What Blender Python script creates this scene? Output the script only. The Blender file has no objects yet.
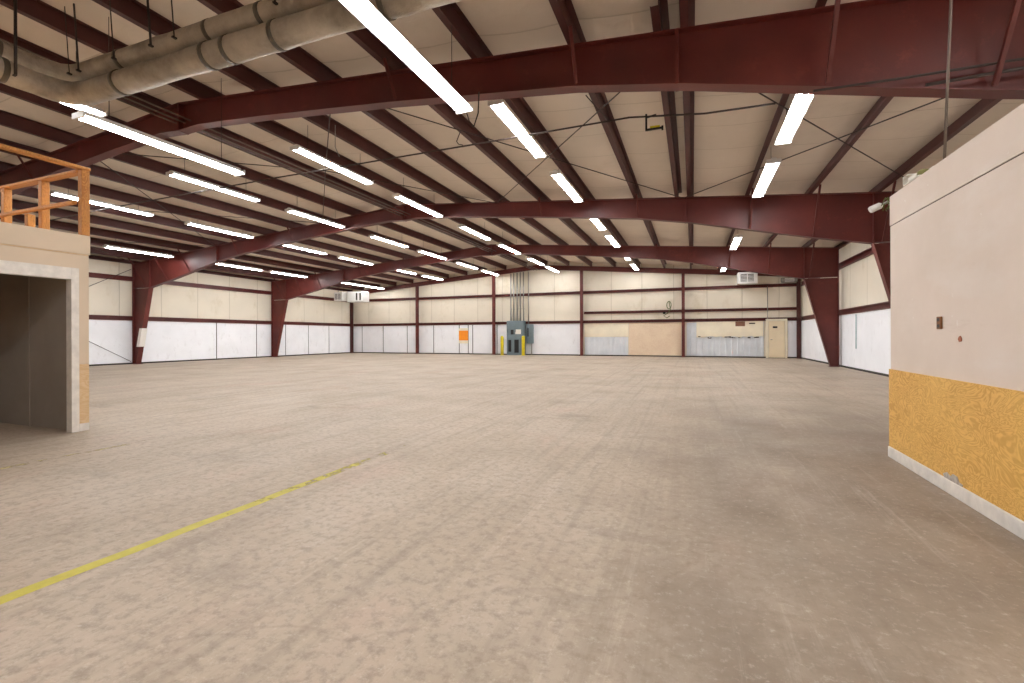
import bpy, math, random
from mathutils import Vector, Matrix

random.seed(7)
COL = bpy.context.scene.collection

# ------------------------------------------------------------------ the building (metres)
XL, XR = -24.165, 5.414            # long side walls
YA, YB, YC, YW = 6.30, 13.92, 21.54, 28.904   # three rigid frames, far end wall
YF = -8.94                          # end wall behind the photographer
XM = (XL + XR) / 2                  # ridge
PUR = 0.25                          # purlin depth
HALF = (XR - XL) / 2
WORDS = ['first', 'second', 'third', 'fourth', 'fifth', 'sixth', 'seventh', 'eighth', 'ninth', 'tenth', 'eleventh']


def roof(x):
    """height of the rafters' top edge"""
    return 5.815 - 0.0816 * abs(x - XM)


def lin(*c):
    return tuple(((v / 255) / 12.92 if v / 255 < 0.04045 else ((v / 255 + 0.055) / 1.055) ** 2.4) for v in c) + (1,)


# ------------------------------------------------------------------ mesh building
class MB:
    def __init__(self):
        self.v, self.f, self.sm = [], [], []

    def poly(self, pts, faces, smooth=False):
        o = len(self.v)
        self.v += [tuple(p) for p in pts]
        for f in faces:
            self.f.append([o + i for i in f])
            self.sm.append(smooth)
        return self

    def box(self, x0, x1, y0, y1, z0, z1):
        p = [(x, y, z) for z in (z0, z1) for y in (y0, y1) for x in (x0, x1)]
        return self.poly(p, [(0, 2, 3, 1), (4, 5, 7, 6), (0, 1, 5, 4), (2, 6, 7, 3), (0, 4, 6, 2), (1, 3, 7, 5)])

    def cbox(self, x0, x1, y0, y1, z0, z1, b=0.01):
        """box with chamfered edges"""
        b = min(b, (x1 - x0) / 3, (y1 - y0) / 3, (z1 - z0) / 3)
        o = len(self.v)
        idx = {}
        pts = []
        for i, (sx, X) in enumerate(((1, x0), (-1, x1))):
            for j, (sy, Y) in enumerate(((1, y0), (-1, y1))):
                for k, (sz, Z) in enumerate(((1, z0), (-1, z1))):
                    for a in range(3):
                        q = [X + sx * b, Y + sy * b, Z + sz * b]
                        q[a] = (X, Y, Z)[a]
                        idx[(i, j, k, a)] = len(pts)
                        pts.append(q)
        F = []
        g = lambda i, j, k, a: idx[(i, j, k, a)]
        for s in (0, 1):
            F.append([g(s, 0, 0, 0), g(s, 1, 0, 0), g(s, 1, 1, 0), g(s, 0, 1, 0)])
            F.append([g(0, s, 0, 1), g(1, s, 0, 1), g(1, s, 1, 1), g(0, s, 1, 1)])
            F.append([g(0, 0, s, 2), g(1, 0, s, 2), g(1, 1, s, 2), g(0, 1, s, 2)])
            for t in (0, 1):
                F.append([g(s, t, 0, 0), g(s, t, 1, 0), g(s, t, 1, 1), g(s, t, 0, 1)])
                F.append([g(s, 0, t, 0), g(s, 1, t, 0), g(s, 1, t, 2), g(s, 0, t, 2)])
                F.append([g(0, s, t, 1), g(1, s, t, 1), g(1, s, t, 2), g(0, s, t, 2)])
                for u in (0, 1):
                    F.append([g(s, t, u, 0), g(s, t, u, 1), g(s, t, u, 2)])
        c = Vector(((x0 + x1) / 2, (y0 + y1) / 2, (z0 + z1) / 2))
        for f in F:
            P = [Vector(pts[i]) for i in f]
            n = (P[1] - P[0]).cross(P[2] - P[0])
            if n.dot(sum(P, Vector()) / len(P) - c) < 0:
                f.reverse()
        return self.poly(pts, F)

    def prism(self, poly, axis, a, b):
        """extrude a 2D outline along an axis ('x': pts are (y,z); 'y': (x,z); 'z': (x,y))"""
        n = len(poly)

        def P(p, t):
            return {'x': (t, p[0], p[1]), 'y': (p[0], t, p[1]), 'z': (p[0], p[1], t)}[axis]
        pts = [P(p, a) for p in poly] + [P(p, b) for p in poly]
        faces = [list(range(n)), list(range(2 * n - 1, n - 1, -1))]
        for i in range(n):
            j = (i + 1) % n
            faces.append([i, i + n, j + n, j])
        area = sum(poly[i][0] * poly[(i + 1) % n][1] - poly[(i + 1) % n][0] * poly[i][1] for i in range(n))
        flip = (area > 0) == (b > a)
        if axis == 'y':
            flip = not flip
        if not flip:
            faces = [f[::-1] for f in faces]
        return self.poly(pts, faces)

    def bar(self, p, q, w, h, up=(0, 0, 1)):
        """rectangular bar from p to q"""
        p, q = Vector(p), Vector(q)
        d = (q - p).normalized()
        u = Vector(up)
        if abs(d.dot(u)) > 0.98:
            u = Vector((0, 1, 0))
        s = d.cross(u).normalized()
        u = s.cross(d)
        c = [s * (a * w / 2) + u * (b * h / 2) for a, b in ((-1, -1), (1, -1), (1, 1), (-1, 1))]
        pts = [p + k for k in c] + [q + k for k in c]
        return self.poly(pts, [(0, 3, 2, 1), (4, 5, 6, 7), (0, 1, 5, 4), (1, 2, 6, 5), (2, 3, 7, 6), (3, 0, 4, 7)])

    def tube(self, path, r, n=8, caps=True):
        path = [Vector(p) for p in path]
        rings = []
        ref = None
        for i, p in enumerate(path):
            a = path[i - 1] if i else p
            b = path[i + 1] if i < len(path) - 1 else p
            d = (b - a).normalized()
            if ref is None:
                ref = Vector((0, 0, 1)) if abs(d.z) < 0.9 else Vector((1, 0, 0))
            s = d.cross(ref).normalized()
            ref = s.cross(d).normalized()
            rr = r[i] if isinstance(r, (list, tuple)) else r
            rings.append([p + (s * math.cos(2 * math.pi * k / n) + ref * math.sin(2 * math.pi * k / n)) * rr for k in range(n)])
        pts = [v for g in rings for v in g]
        F = []
        for i in range(len(rings) - 1):
            for k in range(n):
                k2 = (k + 1) % n
                F.append((i * n + k, i * n + k2, (i + 1) * n + k2, (i + 1) * n + k))
        self.poly(pts, F, True)
        if caps:
            o = len(self.v) - len(pts)
            self.f.append([o + k for k in range(n)][::-1]); self.sm.append(False)
            self.f.append([o + (len(rings) - 1) * n + k for k in range(n)]); self.sm.append(False)
        return self

    def lathe(self, cx, cy, prof, n=20):
        """profile [(r,z)] turned about a vertical axis"""
        pts = [(cx + r * math.cos(2 * math.pi * k / n), cy + r * math.sin(2 * math.pi * k / n), z) for r, z in prof for k in range(n)]
        F = []
        for i in range(len(prof) - 1):
            for k in range(n):
                k2 = (k + 1) % n
                F.append((i * n + k, i * n + k2, (i + 1) * n + k2, (i + 1) * n + k))
        self.poly(pts, F, True)
        o = len(self.v) - len(pts)
        self.f.append([o + k for k in range(n)][::-1]); self.sm.append(False)
        self.f.append([o + (len(prof) - 1) * n + k for k in range(n)]); self.sm.append(False)
        return self

    def build(self, name, mat, parent=None, origin=None):
        xs, ys, zs = zip(*self.v)
        if origin is None:
            origin = ((min(xs) + max(xs)) / 2, (min(ys) + max(ys)) / 2, min(zs))
        O = Vector(origin)
        me = bpy.data.meshes.new(name)
        me.from_pydata([tuple(Vector(p) - O) for p in self.v], [], self.f)
        me.polygons.foreach_set('use_smooth', self.sm)
        me.materials.append(mat)
        me.update()
        o = bpy.data.objects.new(name, me)
        COL.objects.link(o)
        base = Vector((0, 0, 0))
        p = parent
        while p is not None:
            base += p.location
            p = p.parent
        o.location = O - base
        if parent is not None:
            o.parent = parent
        return o


def tag(o, label=None, cat=None, group=None, kind=None):
    if label:
        o['label'] = label
    if cat:
        o['category'] = cat
    if group:
        o['group'] = group
    if kind:
        o['kind'] = kind
    return o


def thing(name, label, cat, loc, group=None):
    o = bpy.data.objects.new(name, None)
    o.empty_display_size = 0.1
    COL.objects.link(o)
    o.location = loc
    return tag(o, label, cat, group)


def dup(root, loc, label=None, group=None):
    r = root.copy(); COL.objects.link(r); r.location = loc
    if label:
        r['label'] = label
    if group:
        r['group'] = group
    for ch in list(root.children):
        c = ch.copy(); COL.objects.link(c); c.parent = r
        for g in list(ch.children):
            d = g.copy(); COL.objects.link(d); d.parent = c
    return r


# ------------------------------------------------------------------ materials
class Mat:
    def __init__(self, name, rough=0.7, metal=0.0, spec=0.4):
        self.m = bpy.data.materials.new(name)
        self.m.use_nodes = True
        self.t = self.m.node_tree
        self.b = self.t.nodes['Principled BSDF']
        self.b.inputs['Roughness'].default_value = rough
        self.b.inputs['Metallic'].default_value = metal
        self.b.inputs['Specular IOR Level'].default_value = spec
        self.co = None

    def n(self, typ, **kw):
        x = self.t.nodes.new(typ)
        for k, v in kw.items():
            setattr(x, k, v)
        return x

    def l(self, a, b):
        self.t.links.new(a, b)

    def coord(self, scale=(1, 1, 1), rot=(0, 0, 0)):
        """position in the world, so that neighbouring pieces do not repeat"""
        g = self.n('ShaderNodeNewGeometry')
        mp = self.n('ShaderNodeMapping')
        mp.inputs['Scale'].default_value = scale
        mp.inputs['Rotation'].default_value = rot
        self.l(g.outputs['Position'], mp.inputs['Vector'])
        return mp.outputs['Vector']

    def noise(self, scale, detail=4, rough=0.55, vec=None, dist=0.0):
        x = self.n('ShaderNodeTexNoise')
        x.inputs['Scale'].default_value = scale
        x.inputs['Detail'].default_value = detail
        x.inputs['Roughness'].default_value = rough
        x.inputs['Distortion'].default_value = dist
        self.l(vec if vec is not None else self.coord(), x.inputs['Vector'])
        return x.outputs['Fac']

    def ramp(self, fac, stops, interp='LINEAR'):
        r = self.n('ShaderNodeValToRGB')
        r.color_ramp.interpolation = interp
        e = r.color_ramp.elements
        while len(e) < len(stops):
            e.new(0.5)
        for i, (p, c) in enumerate(stops):
            e[i].position = p
            e[i].color = c if isinstance(c, tuple) else (c, c, c, 1)
        self.l(fac, r.inputs['Fac'])
        return r.outputs['Color']

    def mix(self, fac, a, b, mode='MIX'):
        x = self.n('ShaderNodeMix', data_type='RGBA', blend_type=mode)
        for sock, val in ((x.inputs[0], fac), (x.inputs[6], a), (x.inputs[7], b)):
            if isinstance(val, (int, float, tuple)):
                sock.default_value = val
            else:
                self.l(val, sock)
        return x.outputs[2]

    def math(self, op, a, b=0.0, clamp=False):
        x = self.n('ShaderNodeMath', operation=op, use_clamp=clamp)
        for i, v in enumerate((a, b)):
            if isinstance(v, (int, float)):
                x.inputs[i].default_value = v
            else:
                self.l(v, x.inputs[i])
        return x.outputs[0]

    def base(self, c):
        if isinstance(c, tuple):
            self.b.inputs['Base Color'].default_value = c
        else:
            self.l(c, self.b.inputs['Base Color'])
        return self

    def bump(self, h, strength=0.3, dist=0.02):
        x = self.n('ShaderNodeBump')
        x.inputs['Strength'].default_value = strength
        x.inputs['Distance'].default_value = dist
        self.l(h, x.inputs['Height'])
        self.l(x.outputs['Normal'], self.b.inputs['Normal'])
        return self


def plain(name, c, rough=0.6, metal=0.0, var=0.12, scale=6.0, spec=0.4):
    m = Mat(name, rough, metal, spec)
    dark = tuple(v * (1 - var) for v in c[:3]) + (1,)
    lite = tuple(min(1, v * (1 + var)) for v in c[:3]) + (1,)
    m.base(m.ramp(m.noise(scale), [(0.3, dark), (0.7, lite)]))
    return m.m


def make_concrete():
    m = Mat('worn_concrete', 0.62, 0, 0.35)
    big = m.noise(0.35, 5, 0.6)
    mid = m.noise(0.8, 8, 0.62)
    fine = m.noise(16, 9, 0.75)
    c = m.ramp(big, [(0.3, lin(172, 156, 138)), (0.5, lin(184, 168, 149)), (0.72, lin(191, 174, 156))])
    c = m.mix(m.ramp(mid, [(0.42, 0.0), (0.7, 0.45)]), c, lin(156, 142, 126))
    c = m.mix(m.ramp(m.noise(0.7, 7, 0.7, m.coord((1, 0.8, 1), (0, 0, 1.0))), [(0.45, 0.0), (0.7, 0.45)]), c, lin(206, 193, 178))
    # pinkish worn paint patches
    pk = m.noise(0.8, 6, 0.65, m.coord((1, 0.6, 1)))
    c = m.mix(m.ramp(pk, [(0.56, 0.0), (0.72, 0.55)]), c, lin(194, 164, 148))
    # darker oily traffic area in the nearer bay beside the partition
    g = m.n('ShaderNodeNewGeometry')
    sx = m.n('ShaderNodeSeparateXYZ')
    m.l(g.outputs['Position'], sx.inputs[0])
    wob = m.math('MULTIPLY', m.math('SUBTRACT', m.noise(0.7, 6, 0.65), 0.5), 3.0)
    xx = m.math('ADD', sx.outputs[0], wob)
    ax = m.n('ShaderNodeMapRange', interpolation_type='SMOOTHSTEP')
    m.l(xx, ax.inputs['Value'])
    ax.inputs['From Min'].default_value = -1.2
    ax.inputs['From Max'].default_value = 0.7
    ay = m.n('ShaderNodeMapRange', interpolation_type='SMOOTHSTEP')
    m.l(m.math('ADD', sx.outputs[1], wob), ay.inputs['Value'])
    ay.inputs['From Min'].default_value = 12.0
    ay.inputs['From Max'].default_value = 5.0
    oil = m.math('MULTIPLY', ax.outputs[0], ay.outputs[0])
    oil = m.math('MULTIPLY', oil, m.ramp(m.noise(1.1, 8, 0.7, m.coord((1, 0.7, 1))), [(0.32, 0.35), (0.62, 1.0)]))
    c = m.mix(m.math('MULTIPLY', oil, 0.88), c, lin(120, 105, 91))
    # dark smears
    sm = m.noise(0.9, 9, 0.72, m.coord((0.7, 1.5, 1), (0, 0, 0.35)))
    c = m.mix(m.ramp(sm, [(0.56, 0.0), (0.74, 0.6)]), c, lin(118, 105, 92))
    # tyre and drag streaks running down the hall
    st = m.noise(2.6, 7, 0.7, m.coord((2.4, 0.06, 1), (0, 0, 0.05)))
    c = m.mix(m.ramp(st, [(0.5, 0.0), (0.66, 0.42)]), c, lin(140, 126, 110))
    st2 = m.noise(3.2, 8, 0.75, m.coord((2.8, 0.12, 1), (0, 0, -0.35)))
    c = m.mix(m.ramp(st2, [(0.56, 0.0), (0.72, 0.35)]), c, lin(214, 201, 186))
    # grain and speckle
    c = m.mix(m.ramp(fine, [(0.38, 0.6), (0.52, 0.0)]), c, lin(140, 126, 110))
    c = m.mix(m.ramp(m.noise(22, 8, 0.8), [(0.54, 0.0), (0.68, 0.45)]), c, lin(214, 202, 186))
    # hairline cracks
    v = m.n('ShaderNodeTexVoronoi', feature='DISTANCE_TO_EDGE')
    v.inputs['Scale'].default_value = 0.2
    dv = m.n('ShaderNodeVectorMath', operation='ADD')
    nz = m.n('ShaderNodeTexNoise'); nz.inputs['Scale'].default_value = 1.3; nz.inputs['Detail'].default_value = 7
    m.l(m.coord(), nz.inputs['Vector'])
    m.l(m.coord(), dv.inputs[0]); m.l(nz.outputs['Color'], dv.inputs[1])
    m.l(dv.outputs[0], v.inputs['Vector'])
    c = m.mix(m.ramp(v.outputs['Distance'], [(0.0, 0.2), (0.003, 0.0)]), c, lin(120, 104, 90))
    m.base(c)
    m.l(m.ramp(mid, [(0.3, 0.5), (0.7, 0.72)]), m.b.inputs['Roughness'])
    m.bump(fine, 0.15, 0.01)
    return m.m


def make_insulation(name, base, stain, seam_axis, seam, sdark, streak=(1, 1, 1), amount=0.4):
    m = Mat(name, 0.65, 0, 0.25)
    c = m.ramp(m.noise(0.5, 4, 0.6), [(0.3, tuple(v * 0.9 for v in base[:3]) + (1,)), (0.7, base)])
    c = m.mix(m.ramp(m.noise(0.9, 6, 0.65, m.coord(streak)), [(0.55, 0.0), (0.78, amount)]), c, stain)
    g = m.n('ShaderNodeNewGeometry')
    s = m.n('ShaderNodeSeparateXYZ')
    m.l(g.outputs['Position'], s.inputs[0])
    p = m.math('ADD', s.outputs[seam_axis], m.math('MULTIPLY', m.noise(0.8, 2), 0.06))
    fr = m.math('FRACT', m.math('DIVIDE', m.math('ADD', p, 100.0), seam))
    line = m.ramp(fr, [(0.0, 1.0), (0.016, 0.0), (0.984, 0.0), (1.0, 1.0)])
    c = m.mix(m.math('MULTIPLY', line, 0.5), c, sdark)
    m.base(c)
    wr = m.noise(2.2, 5, 0.6, m.coord((1.0, 1.0, 1.0)), 0.5)
    m.bump(m.math('ADD', wr, m.math('MULTIPLY', line, -0.5)), 0.35, 0.05)
    return m.m


def make_red_steel():
    m = Mat('red_oxide_steel', 0.48, 0.0, 0.45)
    c = m.ramp(m.noise(0.8, 5, 0.6), [(0.3, lin(76, 27, 23)), (0.55, lin(91, 33, 27)), (0.75, lin(108, 43, 35))])
    c = m.mix(m.ramp(m.noise(3.0, 7, 0.7), [(0.58, 0.0), (0.75, 0.45)]), c, lin(138, 62, 50))
    c = m.mix(m.ramp(m.noise(9, 6, 0.7), [(0.62, 0.0), (0.75, 0.4)]), c, lin(70, 26, 24))
    m.base(c)
    m.bump(m.noise(20, 3), 0.08, 0.01)
    return m.m


def make_plywood(name, a, b, sc=1.0, stretch=(0.9, 0.9, 2.0)):
    m = Mat(name, 0.55, 0, 0.35)
    vec = m.coord(stretch)
    n1 = m.noise(2.8 * sc, 4, 0.5, vec, 1.2)
    rings = m.math('FRACT', m.math('MULTIPLY', n1, 16.0))
    tri = m.math('ABSOLUTE', m.math('SUBTRACT', m.math('MULTIPLY', rings, 2.0), 1.0))
    c = m.mix(m.ramp(tri, [(0.25, 0.85), (0.8, 0.0)]), a, b)
    c = m.mix(m.ramp(m.noise(1.3, 4), [(0.4, 0.0), (0.75, 0.35)]), c, tuple(min(1, v * 1.35) for v in a[:3]) + (1,))
    c = m.mix(m.ramp(m.noise(26, 3, 0.6, m.coord((0.25, 0.25, 2))), [(0.5, 0.0), (0.8, 0.35)]), c, b)
    m.base(c)
    return m.m


def make_drywall():
    m = Mat('stained_drywall', 0.75, 0, 0.2)
    c = m.ramp(m.noise(0.9, 5, 0.6), [(0.3, lin(224, 208, 194)), (0.7, lin(236, 221, 209))])
    c = m.mix(m.ramp(m.noise(1.6, 5, 0.6, m.coord((1, 0.5, 1.5))), [(0.52, 0.0), (0.75, 0.5)]), c, lin(240, 231, 224))
    c = m.mix(m.ramp(m.noise(2.2, 7, 0.7, m.coord((1, 0.35, 3))), [(0.6, 0.0), (0.75, 0.4)]), c, lin(196, 172, 150))
    c = m.mix(m.ramp(m.noise(13, 3, 0.5), [(0.7, 0.0), (0.76, 0.5)]), c, lin(246, 238, 230))
    m.base(c)
    m.bump(m.noise(30, 2), 0.05, 0.01)
    return m.m


def make_white_panel(name='white_liner', base=(247, 248, 252)):
    m = Mat(name, 0.5, 0, 0.3)
    a = lin(*base)
    c = m.ramp(m.noise(1.2, 6, 0.6), [(0.3, tuple(v * 0.94 for v in a[:3]) + (1,)), (0.6, a)])
    c = m.mix(m.ramp(m.noise(4, 7, 0.7, m.coord((1, 1, 0.5))), [(0.57, 0.0), (0.75, 0.4)]), c, lin(190, 186, 186))
    m.base(c)
    m.bump(m.noise(2.5, 4), 0.2, 0.03)
    return m.m


def make_corrugated():
    m = Mat('bare_ribbed_steel', 0.45, 0.0, 0.4)
    c = m.ramp(m.noise(1.5, 5), [(0.3, lin(214, 220, 226)), (0.7, lin(232, 236, 241))])
    c = m.mix(m.ramp(m.noise(5, 6, 0.7, m.coord((1, 1, 0.3))), [(0.6, 0.0), (0.8, 0.4)]), c, lin(140, 132, 124))
    m.base(c)
    return m.m


def make_duct():
    m = Mat('grey_duct_wrap', 0.5, 0.1, 0.4)
    c = m.ramp(m.noise(2.0, 6, 0.65), [(0.3, lin(128, 118, 106)), (0.5, lin(168, 156, 140)), (0.75, lin(196, 184, 168))])
    c = m.mix(m.ramp(m.noise(7, 6, 0.7), [(0.6, 0.0), (0.75, 0.5)]), c, lin(104, 94, 82))
    m.base(c)
    m.bump(m.noise(5, 5, 0.6), 0.6, 0.04)
    return m.m


def make_line(name, col, fade0, fade1):
    """floor paint, worn through to the concrete"""
    m = Mat(name, 0.6, 0, 0.3)
    m.base(m.ramp(m.noise(9, 6, 0.7), [(0.3, tuple(v * 0.8 for v in col[:3]) + (1,)), (0.6, col)]))
    g = m.n('ShaderNodeNewGeometry')
    s = m.n('ShaderNodeSeparateXYZ')
    m.l(g.outputs['Position'], s.inputs[0])
    mr = m.n('ShaderNodeMapRange')
    m.l(s.outputs[1], mr.inputs['Value'])
    mr.inputs['From Min'].default_value = fade0
    mr.inputs['From Max'].default_value = fade1
    mr.inputs['To Min'].default_value = 0.2
    mr.inputs['To Max'].default_value = -0.22
    a = m.math('ADD', m.noise(7, 8, 0.75), mr.outputs[0])
    al = m.ramp(a, [(0.44, 0.0), (0.56, 0.92)])
    m.l(al, m.b.inputs['Alpha'])
    return m.m


def emitter(name, col, strength):
    m = bpy.data.materials.new(name)
    m.use_nodes = True
    b = m.node_tree.nodes['Principled BSDF']
    b.inputs['Base Color'].default_value = (0.9, 0.9, 0.9, 1)
    b.inputs['Emission Color'].default_value = col
    b.inputs['Emission Strength'].default_value = strength
    return m


TUBE_POWER = 68.0
CONC = make_concrete()
CEIL = make_insulation('ceiling_insulation', lin(224, 212, 198), lin(190, 174, 154), 1, 1.22, lin(168, 154, 136), (1, 1, 1), 0.35)
WALLI = make_insulation('cream_wall_insulation', lin(232, 222, 204), lin(186, 168, 130), 0, 1.8, lin(150, 134, 106), (1, 1, 0.6), 0.6)
WALLS = make_insulation('cream_side_insulation', lin(232, 222, 204), lin(186, 168, 130), 1, 1.8, lin(150, 134, 106), (1, 1, 0.6), 0.6)
RED = make_red_steel()
PURM = plain('dark_brown_primer', lin(72, 34, 30), 0.55, 0, 0.2, 2.0)
WHITE = make_white_panel()
PLY = make_plywood('golden_plywood', lin(234, 187, 104), lin(204, 148, 66))
PLYT = make_plywood('tan_plywood', lin(232, 210, 184), lin(224, 198, 170), 0.5)
PLYB = make_plywood('pale_plywood', lin(222, 194, 154), lin(212, 178, 132), 0.8)
LUMBER = make_plywood('orange_lumber', lin(196, 136, 68), lin(164, 104, 44), 1.6, (2, 2, 0.5))
DRY = make_drywall()
BOOTH = plain('beige_paint', lin(220, 201, 177), 0.7, 0, 0.06, 1.2)
GREYIN = plain('bare_grey_wallboard', lin(156, 145, 134), 0.8, 0, 0.1, 1.5)
TRIMW = plain('scuffed_white_trim', lin(234, 228, 220), 0.6, 0, 0.12, 9)
DARK = plain('dark_gap', lin(52, 44, 40), 0.8)
IRON = plain('dark_iron', lin(52, 44, 40), 0.5, 0.3)
GALV = plain('galvanised_conduit', lin(146, 142, 136), 0.42, 0.5, 0.15, 4)
PIPE = plain('dull_pipe', lin(98, 86, 76), 0.5, 0.2)
CABLE = plain('dark_cable', lin(58, 46, 42), 0.6)
GREYBOX = plain('grey_enamel', lin(112, 126, 132), 0.45, 0.1, 0.08, 3)
YEL = plain('yellow_paint', lin(226, 206, 38), 0.5, 0, 0.12, 6)
ORANGE = plain('orange_sheet', lin(238, 142, 28), 0.6, 0, 0.05, 3)
CREAMB = plain('cream_board', lin(240, 230, 206), 0.65, 0, 0.06, 2)
DOORC = plain('cream_door_paint', lin(234, 216, 184), 0.5, 0, 0.05, 2)
HEATW = plain('white_enamel', lin(226, 224, 220), 0.4, 0, 0.05, 4)
BLACK = plain('black_plastic', lin(24, 22, 22), 0.5)
HOSE = plain('olive_hose', lin(92, 104, 44), 0.55)
DUCT = make_duct()
CORR = make_corrugated()
TUBE = emitter('lit_fluorescent_tube', (0.97, 0.985, 1.0, 1), TUBE_POWER)
PAPER = plain('white_wrap', lin(236, 232, 224), 0.7, 0, 0.05, 4)
LINE1 = make_line('yellow_floor_paint', lin(208, 196, 88), 1.9, 5.2)
LINE2 = make_line('faded_floor_paint', lin(214, 200, 146), -0.5, 5.5)

# ------------------------------------------------------------------ room shell
fl = MB().box(XL - 0.3, XR + 0.3, YF - 0.3, YW + 0.3, -0.2, 0.0).build('floor', CONC)
tag(fl, 'worn stained bare concrete warehouse floor', 'floor', kind='structure')

m = MB()
# insulation blanket: one sagging sheet per purlin space, both slopes
xs = []
pur = [XR - 1.13 - 1.44 * k for k in range(10)]
pur = sorted(pur + [2 * XM - x for x in pur])
edges = [XL - 0.2] + [x for x in pur] + [XR + 0.2]
xs = []
for i in range(len(edges) - 1):
    for t in range(6):
        xs.append(edges[i] + (edges[i + 1] - edges[i]) * t / 6)
xs.append(edges[-1])


def sag(x):
    for i in range(len(edges) - 1):
        if edges[i] <= x <= edges[i + 1]:
            t = (x - edges[i]) / (edges[i + 1] - edges[i])
            return 0.045 * 4 * t * (1 - t)
    return 0


ys = [YF - 0.2, YW + 0.2]
under = [(x, roof(x) + PUR + 0.012 - sag(x)) for x in xs]
top = [(x, roof(x) + PUR + 0.25) for x in xs]
m.prism(under + top[::-1], 'y', ys[0], ys[1])
tag(m.build('ceiling', CEIL), 'beige insulation blanket under the low gable roof', 'ceiling', kind='structure')


def wall(name, mb, mat, label):
    return tag(mb.build(name, mat), label, 'wall', kind='structure')


ez = roof(XL) + PUR
W_left = wall('wall_left', MB().box(XL - 0.2, XL, YF - 0.2, YW + 0.2, 0, ez), WALLS, 'long cream insulated wall with white lower liner, railing side')
W_right = wall('wall_right', MB().box(XR, XR + 0.2, YF - 0.2, YW + 0.2, 0, ez), WALLS, 'long cream insulated wall with white lower liner, partition side')
gable = [(XL, 0), (XR, 0), (XR, roof(XR) + PUR), (XM, roof(XM) + PUR), (XL, roof(XL) + PUR)]
W_back = wall('wall_back', MB().prism(gable, 'y', YW, YW + 0.2), WALLI, 'far gable wall of cream insulation with red posts')
W_front = wall('wall_front', MB().prism(gable, 'y', YF - 0.2, YF), WALLI, 'gable wall of cream insulation closing the near end')

# lower white liner sheets with dark joints between (parts of their walls)
LZ0, LZ1 = 0.07, 2.0


def liner_side(parent, x0, x1, joints):
    for a, b in zip(joints[:-1], joints[1:]):
        MB().box(x0, x1, a + 0.03, b - 0.03, LZ0, LZ1).build('liner_panel', WHITE, parent)
    xb = (x0 + x1) / 2
    for j in joints[1:-1]:
        MB().box(min(x0, x1), xb, j - 0.03, j + 0.03, LZ0, LZ1).build('joint_strip', DARK, parent)


jl = [YF, -4.5, -0.5, 3.4, 6.3, 10.0, 13.92, 17.97, 20.47, 22.6, 24.5, 26.4, YW]
liner_side(W_left, XL, XL + 0.05, jl)
liner_side(W_right, XR - 0.05, XR, [YF, -4.5, -0.5, 3.4, 6.3, 10.0, 13.92, 21.54, YW])
jb = [XL + 0.05, -23.22, -21.32, -19.24, -17.05, -15.03, -14.34, -14.0, -12.2, -6.45]
for a, b in zip(jb[:-1], jb[1:]):
    MB().box(a + 0.03, b - 0.03, YW - 0.05, YW, LZ0, LZ1).build('liner_panel', WHITE, W_back)
for j in jb[1:-1]:
    MB().box(j - 0.03, j + 0.03, YW - 0.03, YW, LZ0, LZ1).build('joint_strip', DARK, W_back)
MB().box(4.78, 5.30, YW - 0.05, YW, LZ0, LZ1).build('liner_panel', WHITE, W_back)

tag(MB().box(XL + 0.0, XL + 0.06, YF, YW, 0, 0.065).build('baseboard_left', DARK), 'dark base angle along the railing-side wall', 'baseboard', kind='structure')
tag(MB().box(XR - 0.06, XR, YF, YW, 0, 0.065).build('baseboard_right', DARK), 'dark base angle along the partition-side wall', 'baseboard', kind='structure')
tag(MB().box(XL + 0.06, XR - 0.06, YW - 0.06, YW, 0, 0.065).build('baseboard_back', DARK), 'dark base angle along the far gable wall', 'baseboard', kind='structure')

# ------------------------------------------------------------------ rigid frames
# half profile measured from the ridge: distance -> underside height
PROF = [(0.0, 5.27), (0.55, 5.30), (2.2, 5.18), (4.9, 4.93), (7.9, 4.60), (9.3, 4.36), (10.7, 4.05), (12.3, 3.70), (HALF - 1.28, 3.47)]


def under_z(x):
    d = abs(x - XM)
    for (a, za), (b, zb) in zip(PROF[:-1], PROF[1:]):
        if a <= d <= b:
            return za + (zb - za) * (d - a) / (b - a)
    return PROF[-1][1]


BASE_IN = HALF - 0.40      # inner edge of the column at the floor
KNEE = HALF - 1.28
OUT = HALF - 0.13          # outer edge of the column
FW = 0.20                  # flange width
GAP = 0.004


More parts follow.
